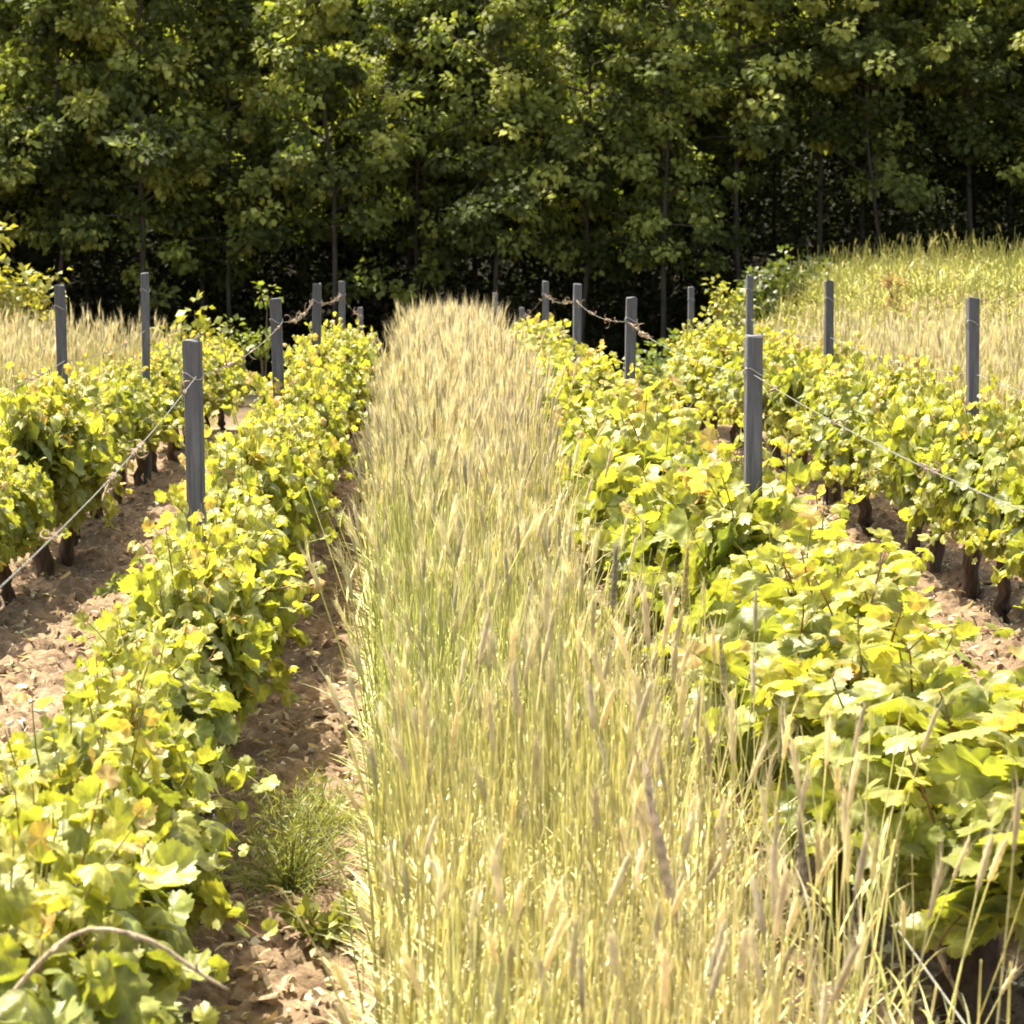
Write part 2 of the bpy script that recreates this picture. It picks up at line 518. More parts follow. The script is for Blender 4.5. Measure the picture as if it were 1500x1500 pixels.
def make_post(h, seed):
    r_ = np.random.default_rng(seed)
    root = empty("vineyard_post", (0, 0, 0))
    w, d = .026, .019
    zs = np.array([-.25, 0, .2, .45, .7, .95, h * .9, h - .006, h])
    g = Geo(); b = .004
    prof = np.array([[-w + b, -d], [w - b, -d], [w, -d + b], [w, d - b], [w - b, d], [-w + b, d], [-w, d - b], [-w, -d + b]])
    v = []
    for i, z in enumerate(zs):
        k = 1 + r_.normal(0, .018) - (.12 if i == len(zs) - 1 else 0)
        v.append(np.c_[prof * k + r_.normal(0, .0012, prof.shape), np.full(8, z) + r_.normal(0, .003, 8) * (i == len(zs) - 1)])
    v = np.concatenate(v); q = []
    for i in range(len(zs) - 1):
        for j in range(8):
            q.append((i * 8 + j, i * 8 + (j + 1) % 8, (i + 1) * 8 + (j + 1) % 8, (i + 1) * 8 + j))
    top = len(zs) * 8 - 8
    v = np.concatenate([v, [[0, 0, h + .002]]])
    tri = [(top + j, top + (j + 1) % 8, len(v) - 1) for j in range(8)]
    g.add(v, {4: q, 3: tri}, np.array([.088, .088, .10]) * r_.uniform(.8, 1.2))
    g.build("stake", M_POST, root, smooth_shade=False)
    # wire staples: small loops of wire twisted round the stake
    for z in (h - .11, .55):
        s = Geo()
        a = np.linspace(0, 2 * np.pi, 13)
        s.add(*tube(np.stack([np.cos(a) * (w + .006), np.sin(a) * (d + .006), z + .012 * np.sin(a * 2)], 1), .0022, 5), (.32, .31, .3))
        s.build("wire_tie", M_WIRE, root)
    return root


i = 0
for row, ps in POSTS.items():
    for n, (x, y, h, tilt) in enumerate(ps):
        p = make_post(h, i); i += 1
        p.location = (x, y, zg(x, y) * 0 + float(terrain(x, y)))
        p.rotation_euler = (random.uniform(-.03, .03), -tilt + random.uniform(-.008, .008), -.22 if row == "left" else .15 + random.uniform(-.1, .1))
        where = ["front", "middle", "back"]
        lab = "dark grey weathered vineyard stake, %s from the front in %s" % (ordinal(n), ROWTEXT[row])
        tag(p, lab, "post", "grey stakes along the vine rows")

# the vines ---------------------------------------------------------
ROWS = {
    "left": dict(y=[3.75, 4.62, 5.5, 6.42, 7.3, 8.3, 9.2, 10.1, 11.0, 11.95, 12.9, 13.8, 14.7, 15.65, 16.6, 17.6, 18.5, 19.5, 20.5, 21.5, 22.5, 23.6, 24.7, 25.8, 27.0], s0=1.0),
    "right": dict(y=[5.33, 6.25, 7.15, 8.2, 9.1, 10.0, 10.95, 11.9, 12.85, 13.8, 14.75, 15.7, 16.6, 17.6, 18.5, 19.5, 20.5, 21.5, 22.5, 23.6, 24.7, 25.8, 27.0], s0=1.0),
    "far left": dict(y=[10.6, 11.5, 12.4, 13.04, 14.0, 15.0, 16.1, 17.14, 18.0, 19.0, 20.0, 21.0, 22.0, 23.0, 24.0], s0=1.0),
    "far right": dict(y=[8.7, 9.6, 10.2, 10.85, 11.58, 12.4, 13.3, 14.2, 15.0, 15.84, 17.1, 18.0, 19.0, 20.0, 21.0, 22.0, 23.0, 24.0, 25.0], s0=1.0),
}
vi = 0
for row, rd in ROWS.items():
    px = np.array([p[1] for p in POSTS[row]]); pxx = np.array([p[0] for p in POSTS[row]])
    cnt = {}
    ysort = rd["y"]
    before = [y for y in ysort if y < px[0]]
    for y in ysort:
        x = float(np.interp(y, px, pxx)) + random.uniform(-.04, .04)
        k = vi % N_VAR
        if k in FRESH:
            FRESH.discard(k); v = VINES[k]
        else:
            v = copy_thing(VINES[k], KIDS[k])
        vi += 1 if random.random() < .7 else 3
        s = random.uniform(.93, 1.1)
        v.location = (x - (.06 if row == 'right' and y > 6 else 0), y, float(terrain(x, y)))
        v.rotation_euler = (random.uniform(-.05, .05), random.uniform(-.06, .06), random.choice([0, math.pi]) + random.uniform(-.12, .12))
        v.scale = (s * (random.uniform(.88, 1.02) if row == 'right' else random.uniform(.66, .8)), s, s * random.uniform(.97, 1.14))
        if row == 'right' and y < 8: v.scale = (1.2, 1.0, .92 if y < 6 else 1.0); v.location.x += .11
        if row == 'left':
            v.scale.x = s * random.uniform(.64, .76); v.location.x += .04
            if y < 9: v.scale.z *= .88
            if y < 6: v.scale = (.8, 1.0, .97); v.location.z -= .11
        if row == 'far left': v.location.x -= .05; v.scale.z *= .9
        if y < px[0]:
            n = len([b for b in before if b >= y]) - 1
            pos = "%s in front of that row's first stake" % ordinal(n)
        else:
            j = int(np.searchsorted(px, y, side='right') - 1)
            n = cnt.get(j, 0); cnt[j] = n + 1
            pos = "%s beyond that row's %s stake" % (ordinal(n), ordinal(j))
        tag(v, "grapevine in %s, %s" % (ROWTEXT[row], pos), "grapevine", "grapevines in the trellised rows")


# trellis wires -----------------------------------------------------
def wire(row, hgt, name_label, rad, y0, y1, tendrils=0, xoff=0.0, sag=.04, drop=0.0):
    ps = POSTS[row]
    px = np.array([y0] + [p[1] for p in ps if p[1] < y1] + [y1]); xx = np.interp(px, [p[1] for p in ps], [p[0] for p in ps])
    pts = []
    for a in range(len(px) - 1):
        n = 12
        for t in np.linspace(0, 1, n, endpoint=(a == len(px) - 2)):
            y = px[a] + (px[a + 1] - px[a]) * t; x = xx[a] + (xx[a + 1] - xx[a]) * t
            z0 = terrain(xx[a], px[a]); z1 = terrain(xx[a + 1], px[a + 1])
            pts.append((x + xoff, y - .03, z0 + (z1 - z0) * t + hgt - sag * 4 * t * (1 - t) - drop * (1 - t) * (a == 0)))
    pts = np.array(pts)
    root = empty("trellis_wire", tuple(pts[0]))
    g = Geo(); g.add(*tube(pts - pts[0], rad, 5), (.15, .15, .13)); g.build("strand", M_WIRE, root)
    if tendrils:
        for _ in range(tendrils):
            tg = Geo()
            a = rng.integers(0, len(pts) - 1); t = rng.random()
            p = pts[a] * (1 - t) + pts[a + 1] * t - pts[0]
            n = 9; q = [p.copy()]; d = norm(rng.normal(size=3) * np.array([1, .8, 1]))
            w = rng.normal(0, .5, 3)
            for _k in range(n):
                d = norm(d + np.cross(w, d) * .6 + rng.normal(0, .2, 3)); q.append(q[-1] + d * rng.uniform(.004, .010))
            tg.add(*tube(np.array(q), np.linspace(.003, .0012, n + 1), 4), np.array([.25, .17, .11]) * rng.uniform(.6, 1.3))
            # coil hugging the wire
            u = np.linspace(0, rng.uniform(8, 20), 16)
            tang = norm(pts[a + 1] - pts[a])
            coil = p + tang * (u[:, None] * .004) + np.stack([np.cos(u) * .006, 0 * u, np.sin(u) * .006], 1)
            tg.add(*tube(coil, .0017, 4), np.array([.26, .18, .12]) * rng.uniform(.6, 1.3))
            tg.build("dry_tendril", M_SHOOT, root)
    tag(root, name_label, "wire", "wires of the vine trellis")


wire("left", 1.19, "thin top trellis wire with dry tendrils over the row left of the rye", .0014, 3.0, 28.2, 60, drop=.15)
wire("right", 1.19, "thin top trellis wire with dry tendrils over the row right of the rye", .0014, 2.6, 28.2, 45)
wire("left", .56, "thin lower trellis wire threading the leaves left of the rye", .002, 3.0, 28.2, 0, .10)
wire("right", .33, "bare lower trellis wire near the ground right of the rye", .0028, 3.4, 28.2, 0, -.12, .02)
wire("far right", 1.0, "thin wire along the outermost right row of vines", .002, 7.0, 24.2, 10)
wire("far left", 1.0, "thin wire along the outermost left row of vines", .002, 9.0, 17.2, 8)

# ------------------------------------------------------------------ rye grass
def rye_template(seed, ear=True):
    """unit-height stalk along z; returns verts, faces, part ids (0 stem, 1 ear, 2 leaf, 3 awn)"""
    r_ = np.random.default_rng(seed)
    V, Q, T, ids = [], [], [], []
    def push(v, f, pid):
        n = sum(len(a) for a in V)
        V.append(np.asarray(v, float)); ids.append(np.full(len(v), pid))
        for q in f.get(4, []): Q.append(tuple(n + a for a in q))
        for t in f.get(3, []): T.append(tuple(n + a for a in t))
    bend = r_.uniform(0, .13); ba = r_.uniform(0, 6.28)
    bd = np.array([math.cos(ba), math.sin(ba), 0])
    def spine(t): return np.array([0, 0, t]) + bd * bend * t ** 2.6 - np.array([0, 0, .25 * bend * t ** 4])
    top = .905 if ear else .97
    ts = np.linspace(0, top, 6)
    sp = np.array([spine(t) for t in ts])
    push(*tube(sp, np.linspace(.0024, .0013, 6), 3, cap=False), 0)
    if ear:
        te = np.linspace(top - .005, 1.0, 11)
        se = np.array([spine(t) for t in te])
        push(*tube(se, np.array([.0014, .0040, .0034, .0050, .0038, .0051, .0037, .0046, .0031, .0034, .0010]) * r_.uniform(.8, 1.2), 5, cap=False), 1)
        for k in range(16):
            t = r_.uniform(top + .01, .995); p = spine(t); a = r_.uniform(0, 6.28)
            tang = norm(spine(min(1.02, t + .02)) - p)
            d = norm(tang + .22 * np.array([math.cos(a), math.sin(a), 0]))
            sd = norm(np.cross(d, np.array([math.sin(a), -math.cos(a), .3]))) * .0006
            push([p - sd, p + sd, p + d * r_.uniform(.05, .085)], {3: [(0, 1, 2)]}, 3)
    for k in range(r_.integers(2, 4) + (0 if ear else 1)):
        t0 = r_.uniform(.05, .62); p = spine(t0); a = r_.uniform(0, 6.28)
        d = np.array([math.cos(a) * .22, math.sin(a) * .22, 1.0]); d /= np.linalg.norm(d)
        ln = r_.uniform(.10, .21); w = r_.uniform(.0018, .0036); side = np.array([-math.sin(a), math.cos(a), 0])
        pts = [p]
        for s in range(5):
            d = norm(d + np.array([math.cos(a), math.sin(a), 0]) * .10 + np.array([0, 0, -r_.uniform(0, .22)])); pts.append(pts[-1] + d * ln / 5)
        ws = w * np.array([.7, 1, 1, .8, .5, .05])
        vv = []
        for pt, w_ in zip(pts, ws): vv += [pt - side * w_, pt + side * w_]
        push(vv, {4: [(2 * s, 2 * s + 1, 2 * s + 3, 2 * s + 2) for s in range(5)]}, 2)
    return np.concatenate(V), {4: Q, 3: T}, np.concatenate(ids)


RYE = [rye_template(300 + i, True) for i in range(8)] + [rye_template(400 + i, False) for i in range(12)]


def sow(name, xy, h, green, label, cat, lean=.035, wide=1.0, ears=.5, tone=(1, 1, 1)):
    """one grass stand: xy (K,2), heights h, green 0..1 per stalk"""
    K = len(xy); g = Geo()
    ev = np.broadcast_to(ears, (K,))
    pick = np.where(rng.random(K) < ev, rng.integers(0, 8, K), rng.integers(8, len(RYE), K))
    z = terrain(xy[:, 0], xy[:, 1])
    for t, (tv, tf, ids) in enumerate(RYE):
        k = np.where(pick == t)[0]
        if not len(k): continue
        n = len(k)
        a = rng.uniform(0, 6.28, n)
        lw = value_noise(xy[k, 0], xy[k, 1], 22, .6) - .5; lv = value_noise(xy[k, 0], xy[k, 1], 23, .5) - .5
        loose = np.where(rng.random(n) < .06, 5.0, 1.0)      # a few bent and fallen stems
        zx = np.stack([rng.normal(.012, lean, n) * loose + .10 * lw, rng.normal(0, lean, n) * loose + .14 * lv, np.ones(n)], 1)
        mt = frames(np.stack([np.cos(a), np.sin(a), 0 * a], 1), zx)
        zx = norm(zx); x_ = norm(np.cross(np.stack([np.cos(a), np.sin(a), 0 * a], 1), zx)); y_ = np.cross(zx, x_)
        mt = np.stack([x_, y_, zx], -1)
        hh = h[k] * (1 if t < 8 else .9)
        mt = mt * np.stack([np.full(n, wide), np.full(n, wide), hh], 1)[:, None, :]
        gr = np.clip(green[k], 0, 1)[:, None]
        br = rng.uniform(.58, 1.18, (n, 1))  # random stalk tone, widened so darker stems stand in for shadow streaks
        stem = (np.array([.74, .67, .36]) * (1 - gr) + np.array([.56, .60, .22]) * gr) * br
        ear = (np.array([.72, .62, .42]) * (1 - gr * .6) + np.array([.66, .64, .35]) * gr * .6) * br
        leaf = (np.array([.76, .69, .39]) * (1 - gr) + np.array([.56, .61, .21]) * gr) * br
        awn = ear * 1.1
        pal = np.stack([stem, ear, leaf, awn], 1) * np.array(tone)
        g.stamp(tv, tf, mt, np.stack([xy[k, 0], xy[k, 1], z[k] - .02], 1), pal[:, ids, :])
    o = g.build(name, M_GRASS)
    tag(o, label, cat, kind="stuff")


def main_strip():
    K = 23000
    y = 3.0 + (31 - 3.0) * rng.random(K) ** .92
    xl = np.interp(y, [3, 4, 5.5, 7, 9.5, 14, 20, 30], [-.05, -.07, -.09, -.12, -.18, -.22, -.17, -.12])
    xr = np.interp(y, [3, 5, 8, 13, 18, 30], [.60, .52, .47, .60, .58, .60])
    t = rng.random(K)
    t = np.where(rng.random(K) < .82, t * .86, t)
    x = xl + (xr - xl) * t + rng.normal(0, .014, K)
    # clearer ground towards the right row near the camera
    hmean = np.interp(y, [3, 6, 8, 13, 17, 20, 25, 31], [.78, .84, .90, .98, 1.02, 1.03, 1.0, .98])
    h = hmean * np.where(rng.random(K) < .62, np.clip(rng.normal(.97, .08, K), .7, 1.15), rng.uniform(.4, .9, K))
    h = h * (1 + .34 * (value_noise(x, y * .8, 21, .45) - .5) * np.interp(y, [3, 12, 18], [1, 1, .35]))
    edge = np.minimum((x - xl), (xr - x)) < .06
    h = np.where(edge, h * rng.uniform(.7, 1, K), h)
    patch = value_noise(x, y * .5, 11, .35)
    left = 1 - np.clip((x - xl) / (xr - xl), 0, 1)
    green = np.interp(y, [3, 5, 6.5, 8.5, 11, 31], [.18, .26, .48, .42, .14, .04]) + (left - .5) * .55 + (patch - .5) * .55 + rng.normal(0, .12, K)
    sow("rye_grass", np.stack([x, y], 1), h, green, "tall dry rye strip standing between the two middle vine rows", "grass", wide=1.2, ears=np.interp(y, [3, 6, 9, 14, 20], [.10, .15, .24, .45, .55]))


def ragged_edge():
    """sparse leaning stems straying from the strip towards the right row"""
    K = 420
    y = rng.uniform(3.2, 7.5, K); x = rng.uniform(.42, .80, K) - (y - 3.2) * .02
    sow("rye_grass", np.stack([x, y], 1), rng.uniform(.4, .95, K), np.clip(rng.normal(.35, .25, K), 0, 1),
        "loose leaning rye stems straying against the right vine row", "grass", lean=.13, ears=.3)


def side_strip(name, xa, xb, ya, yb, K, hm, label, gmean):
    y = rng.uniform(ya, yb, K); x = rng.uniform(xa, xb, K)
    h = hm * np.clip(rng.normal(.95, .13, K), .5, 1.25)
    sow(name, np.stack([x, y], 1), h, np.clip(rng.normal(gmean, .2, K) + (value_noise(x, y, 12, .8) - .5) * .8, 0, 1), label, "grass", wide=1.35)


main_strip()
ragged_edge()
side_strip("rye_grass", -6.3, -2.35, 15, 31, 9000, .92, "dry rye stand behind the outermost vines on the left", .3)
side_strip("rye_grass", 3.0, 7.6, 13, 25.5, 11000, .9, "dry rye stand behind the outermost vines on the right", .4)


def meadow():
    K = 9000
    x = rng.uniform(3.2, 13, K); y = rng.uniform(26, 41, K)
    h = np.clip(rng.normal(.62, .17, K), .2, 1.1)
    sow("meadow_grass", np.stack([x, y], 1), h, np.clip(rng.normal(.85, .15, K) + (value_noise(x, y, 13, 1.0) - .5) * 1.1, 0, 1),
        "fresh green meadow grass on the bank before the wood", "grass", lean=.12, wide=2.2, ears=.03, tone=(.70, .68, .50))


meadow()


# single dry stalks that stand out
def dry_stalk(base, tip, bow, ear_len, rad, label, ecol, scol, y0, y1, er=.0075):
    b = at(*base, y0); t = at(*tip, y1)
    b.z = zg(b.x, b.y) if base[1] > 1499 else b.z
    root = empty("dry_stalk", b)
    n = 14; u = np.linspace(0, 1, n)
    rel = np.array(t - b)
    pts = u[:, None] * rel + np.stack([bow * np.sin(u * np.pi), 0 * u, 0 * u], 1)
    ln = np.linalg.norm(rel); ke = 1 - ear_len / ln
    us = np.linspace(0, ke, 10); ue = np.linspace(ke, 1, 8)
    f = lambda q: np.stack([np.interp(q, u, pts[:, c]) for c in range(3)], 1)
    g = Geo(); g.add(*tube(f(us), np.linspace(rad, rad * .6, 10), 5), scol); g.build("stem", M_GRASS, root)
    e = Geo(); pe = f(ue)
    pz = np.stack([np.interp(np.linspace(0, 7, 22), range(8), pe[:, c]) for c in range(3)], 1)
    e.add(*tube(pz, np.interp(np.linspace(0, 7, 22), range(8), [.3, .85, 1, 1, .95, .8, .55, .15]) * er * np.tile([1.12, .74], 11), 7), np.tile(np.array([np.array(ecol) * 1.05, np.array(ecol) * .6]), (11, 1)).repeat(7, 0).tolist() + [list(ecol)] * 2)
    for k in range(46):
        a = rng.integers(0, 7); p = pe[a] + (pe[a + 1] - pe[a]) * rng.random()
        d = norm(norm(pe[-1] - pe[0]) + rng.normal(0, .16, 3)); s = norm(rng.normal(size=3)) * .0009
        p = p + (rng.normal(0, .4 * er, 3))
        e.add([p - s, p + s, p + d * rng.uniform(.04, .075)], {3: [(0, 1, 2)]}, np.array(ecol) * 1.1)
        # grain scales
        q = p; d2 = norm(d + rng.normal(0, .2, 3)); s2 = norm(np.cross(d2, rng.normal(size=3))) * .003
        e.add([q - s2, q + d2 * .013, q + s2, q - d2 * .004], {4: [(0, 1, 2, 3)]}, np.array(ecol) * rng.uniform(.7, 1.2))
    e.build("ear", M_GRASS, root)
    tag(root, label, "grass stalk", "dry stalks standing out of the rye")


MAUVE = (.46, .36, .30); GREY = (.30, .26, .21); STRAW = (.50, .41, .17); GST = (.38, .37, .11)
dry_stalk((1130, 1500), (942, 1120), -.012, .26, .0030, "pale mauve dry ear leaning left near the bottom of the rye", (.62, .52, .43), STRAW, 4.0, 4.0, .008)
dry_stalk((1195, 1500), (1172, 1180), 0, .18, .0022, "upright grey-brown ear beside the right vines at the bottom edge", GREY, STRAW, 4.4, 4.4)
dry_stalk((1190, 1500), (1312, 1235), .01, .13, .0026, "straw stalk leaning right across the lowest vine leaves", STRAW, STRAW, 4.5, 4.5)
dry_stalk((885, 1100), (903, 800), 0, .16, .0024, "grey ear standing alone against the right vines, halfway down", GREY, STRAW, 6.2, 6.2)
dry_stalk((985, 1080), (1008, 800), .0, .15, .0022, "straw stalk before the right vines beside a grey ear", STRAW, STRAW, 6.4, 6.4)
dry_stalk((1075, 1160), (1055, 930), .0, .14, .0022, "bleached upright stalk against the middle of the right vines", (.5, .43, .22), STRAW, 5.6, 5.6)
dry_stalk((1140, 1210), (1148, 1030), .0, .13, .0022, "grey-green ear just right of the bleached stalk", (.36, .33, .2), GST, 5.2, 5.2)
dry_stalk((690, 1500), (697, 1330), .0, .10, .0022, "whitish stalk low in the middle of the rye", (.56, .48, .28), STRAW, 3.7, 3.7)


# ------------------------------------------------------------------ weeds
def weed(name, loc, size, n, col, label, cat, leafy=False):
    root = empty(name, loc)
    g = Geo(); st = Geo()
    for i in range(n):
        a = rng.uniform(0, 6.28); el = rng.uniform(.15, 1.3)
        d = np.array([math.cos(a) * math.cos(el), math.sin(a) * math.cos(el), math.sin(el)])
        p = np.zeros(3); pts = [p]
        for k in range(5):
            d = norm(d + rng.normal(0, .14, 3) + np.array([0, 0, -.05])); p = p + d * size * rng.uniform(.8, 1.1) / 5; pts.append(p)
        pts = np.array(pts); st.add(*tube(pts, np.linspace(.0022, .0008, 6), 4, cap=False), np.array(col) * .9)
        for k in range(1, 6):
            for s in range(7 if not leafy else 3):
                dd = norm(norm(pts[k] - pts[k - 1]) * .5 + rng.normal(0, .7, 3)); ln = rng.uniform(.018, .045) if not leafy else rng.uniform(.03, .05)
                w = norm(np.cross(dd, rng.normal(size=3))) * (.0016 if not leafy else .011)
                q = pts[k - 1] + (pts[k] - pts[k - 1]) * rng.random()
                g.add([q, q + dd * ln * .5 + w, q + dd * ln, q + dd * ln * .5 - w], {4: [(0, 1, 2, 3)]}, np.array(col) * rng.uniform(.6, 1.3))
    st.build("stems", M_SHOOT, root); g.build("leaves", M_SHRUB, root)
    tag(root, label, cat)


def on_ground(px, py):
    d = CAM_ROT @ Vector(((px - 750) / F_PX, -(py - 750) / F_PX, -1)); k = -CAM_H / d.z
    x, y = d.x * k, d.y * k
    return (x, y, zg(x, y))


weed("feathery_weed", on_ground(425, 1310), .31, 85, (.24, .27, .08), "large feathery green weed on the soil between left vines and rye", "weed")
weed("feathery_weed", on_ground(470, 1235), .18, 34, (.25, .28, .08), "smaller feathery weed touching the rye's left edge", "weed")
weed("broadleaf_weed", on_ground(185, 880), .16, 12, (.16, .21, .05), "low leafy weed on bare soil between the two left vine rows", "weed", True)
weed("seedling_weed", on_ground(470, 1400), .12, 12, (.2, .22, .06), "small pale weed at the bottom of the left soil path", "weed", True)

def dry_cane(pts, rad, label):
    p = np.array([at(*q) for q in pts]); u = np.linspace(0, len(p) - 1, 16)
    f = np.stack([np.interp(u, range(len(p)), p[:, c]) for c in range(3)], 1)
    for _ in range(2): f[1:-1] = (f[:-2] + f[1:-1] * 2 + f[2:]) / 4
    g = Geo(); r_ = np.linspace(rad, rad * .5, 16) * rng.uniform(.85, 1.2, 16)
    g.add(*tube(f, r_, 6), (.44, .35, .24))
    for i in (4, 8, 12):   # swollen joints with a broken spur
        d = norm(rng.normal(size=3)); g.add(*tube(np.array([f[i], f[i] + d * .018]), [r_[i] * 1.2, r_[i] * .5], 5), (.36, .28, .18))
    tag(g.build("dry_cane", M_BARK), label, "vine cane", "dry canes hanging by the front vines")


dry_cane([(1362, 1365, 5.1), (1385, 1420, 5.05), (1418, 1485, 5.0)], .007, "pale broken cane leaning beside the front right vine's dark trunk")
dry_cane([(8, 1468, 3.6), (60, 1405, 3.6), (125, 1352, 3.6), (225, 1375, 3.6), (290, 1425, 3.6), (335, 1450, 3.6)], .0045, "pale arching cane over the leaves in the bottom left corner")

# ------------------------------------------------------------------ woodland
LT = np.array([[0, 0, 0], [.42, .45, .10], [0, 1, -.06], [-.42, .45, .10]], float)
LTF = {3: [(0, 1, 2), (0, 2, 3)]}


def tree_parts(seed, H, crown_r, base_z, leaves, lsize, col, front=True):
    """returns (trunk Geo, crown Geo) of one slender broadleaved tree"""
    r_ = np.random.default_rng(seed)
    tg, cg = Geo(), Geo()
    n = 9; zz = np.linspace(-.3, H * .93, n)
    wob = np.cumsum(r_.normal(0, .06, (n, 2)), 0)
    sp = np.c_[wob, zz]
    tg.add(*tube(sp, np.linspace(.05, .012, n) * H / 9, 7), (.055, .043, .03))
    P, D, A, NO = [], [], [], []
    nl = 34
    for i in range(nl):
        t = (i + r_.random()) / nl
        z0 = base_z + (H * .9 - base_z) * t
        p = np.array([np.interp(z0, zz, sp[:, 0]), np.interp(z0, zz, sp[:, 1]), z0])
        a = i * 2.4 + r_.normal(0, .5)
        prof = (math.sin(min(1, .25 + t * .9) * math.pi) ** .6) * (1 - .35 * t)
        ln = crown_r * prof * r_.uniform(.6, 1.25)
        d = np.array([math.cos(a), math.sin(a), r_.uniform(.25, .9)]); d /= np.linalg.norm(d)
        pl = [p]
        for k in range(6):
            d = norm(d + r_.normal(0, .13, 3) + np.array([0, 0, -.06])); p = p + d * ln / 6; pl.append(p)
        pl = np.array(pl); tg.add(*tube(pl, np.linspace(.022, .005, 7) * H / 9, 4, cap=False), (.06, .048, .03))
        axis = np.array([sp[4, 0], sp[4, 1], 0])
        nc = max(3, int(6 * prof))
        for c in range(nc):
            q = r_.uniform(.22, 1.04); base = np.array([np.interp(q * 6, range(7), pl[:, j]) for j in range(3)])
            ctr = base + r_.normal(0, .20, 3)
            m = max(8, int(leaves / (nl * 4.8) * r_.uniform(.4, 1.7)))
            rad = r_.uniform(.14, .32)
            u = norm(r_.normal(size=(m, 3))) * (r_.random((m, 1)) ** .4)
            pts = ctr + u * rad * np.array([1.25, 1.25, .75])
            P.append(pts); D.append(u + np.array([0, 0, -.5]) + r_.normal(0, .35, (m, 3)))
            o_ = (ctr - axis) * np.array([1, 1, 0]); NO.append(np.tile(o_ / (np.linalg.norm(o_) + .2), (m, 1)) + .35 * u)
            A.append(np.full(m, r_.choice([r_.uniform(.35, .75), r_.uniform(.9, 2.1)])))  # per-clump tint paints sunlit and shaded clumps into the leaf colour
    P, D, A = np.concatenate(P), np.concatenate(D), np.concatenate(A)
    nr = np.array([0, 0, .75]) + .75 * np.concatenate(NO) + r_.normal(0, .4, (len(P), 3))
    s = lsize * r_.uniform(.7, 1.3, len(P))
    cols = np.array(col) * A[:, None] * r_.uniform(.8, 1.2, (len(P), 1)) * np.c_[1 + (A - 1) * .12, np.ones(len(P)), np.ones(len(P)) * .9]
    cg.stamp(LT, LTF, frames(D, nr) * s[:, None, None], P, cols)
    return tg, cg


TCOL = (.155, .18, .05)
TREES = []
for s in range(6):
    H = [9.2, 10.0, 8.4, 9.6, 8.8, 10.4][s]
    tg, cg = tree_parts(500 + s, H, [1.9, 1.7, 2.0, 1.6, 2.1, 1.8][s], [1.9, 2.3, 1.7, 2.4, 2.0, 2.2][s], 9500, .135, TCOL)
    TREES.append((tg, cg, tg.mesh("trunk", M_TRUNK), cg.mesh("crown", M_TREE)))

WOOD_Y = 47.0
front = [  # photo x of the trunk, label
    (-80, "leafy wood-edge tree cut by the left picture edge above a yellow-green bush", 45.6),
    (85, "leafy wood-edge tree rising behind the leftmost grey stake", 46.5),
    (215, "leafy wood-edge tree behind the left dry rye stand", 45.8),
    (345, "leafy wood-edge tree with sunlit branch above the small bright sapling", 46.8),
    (480, "leafy wood-edge tree behind the cluster of far stakes on the left", 46.0),
    (610, "leafy wood-edge tree at the rye strip's far left corner", 47.0),
    (730, "leafy wood-edge tree straight behind the rye strip's far right corner", 46.2),
    (850, "thin pale-stemmed wood-edge tree behind the far right-hand stakes", 46.6),
    (965, "leafy wood-edge tree left of the pale green climbing bush", 45.9),
    (1085, "leafy wood-edge tree straight behind the pale green climbing bush", 46.8),
    (1200, "leafy wood-edge tree at the left end of the grassy bank", 47.4),
    (1295, "pale-stemmed wood-edge tree behind the middle of the grassy bank", 46.9),
    (1420, "leafy wood-edge tree behind the right part of the grassy bank", 47.6),
    (1560, "leafy wood-edge tree cut by the right picture edge above the bank", 47.0),
]
for i, (px_, lab, wy) in enumerate(front):
    k = (i * 5 + 1) % 6
    x = (px_ - 620) / F_PX * wy
    t = empty("woodland_tree", (x, wy, float(terrain(x, wy))), random.uniform(0, 6.28))
    for nm, me in (("trunk", TREES[k][2]), ("crown", TREES[k][3])):
        o = bpy.data.objects.new(nm, me); COL.objects.link(o); o.parent = t
    s = random.uniform(.9, 1.12); t.scale = (s, s, s * random.uniform(.92, 1.08))
    tag(t, lab, "tree", "trees along the front of the wood")


LOW = [tree_parts(560 + s, 9.5, 2.0, 1.0, 1700, .30, TCOL) for s in range(2)]


def wood_mass():
    g, b = Geo(), Geo()
    spots = []
    for r_i, (y, n, x0, x1) in enumerate([(48.8, 15, -15, 17), (50.8, 15, -17, 19), (53.2, 14, -19, 21), (56.5, 13, -22, 24), (61, 14, -25, 27), (65.5, 18, -27, 29), (71, 18, -29, 31), (78, 18, -31, 33), (86, 18, -33, 35)]):
        for k in range(n):
            spots.append((x0 + (x1 - x0) * (k + random.uniform(.1, .9)) / n, y + random.uniform(-.9, .9)))
    for y in (45.8, 47.2):
        for x in (-17.5, -15.2, -13, -11, 14.5, 16.6, 19): spots.append((x + random.uniform(-.5, .5), y + random.uniform(-.6, .6)))
    for (x, y) in spots:
        k = random.randrange(6); a = random.uniform(0, 6.28); s = random.uniform(.9, 1.2)
        Rm = np.array([[math.cos(a), -math.sin(a), 0], [math.sin(a), math.cos(a), 0], [0, 0, 1]]) * s
        off = np.array([x, y, float(terrain(x, y))])
        tr = LOW[k % 2] if y > 63.5 else TREES[k]
        for src, dst in ((tr[0], b), (tr[1], g)):
            v = np.concatenate(src.v) @ Rm.T + off; c = np.concatenate(src.c)
            dst.add(v, {q: np.concatenate(src.f[q]) for q in (3, 4) if src.f[q]}, c)
    root = g.build("woodland", M_TREE)
    b.build("woodland_stems", M_TRUNK, root)
    tag(root, "deep mass of leafy trees filling the slope behind the wood edge", "woodland", kind="stuff")


wood_mass()


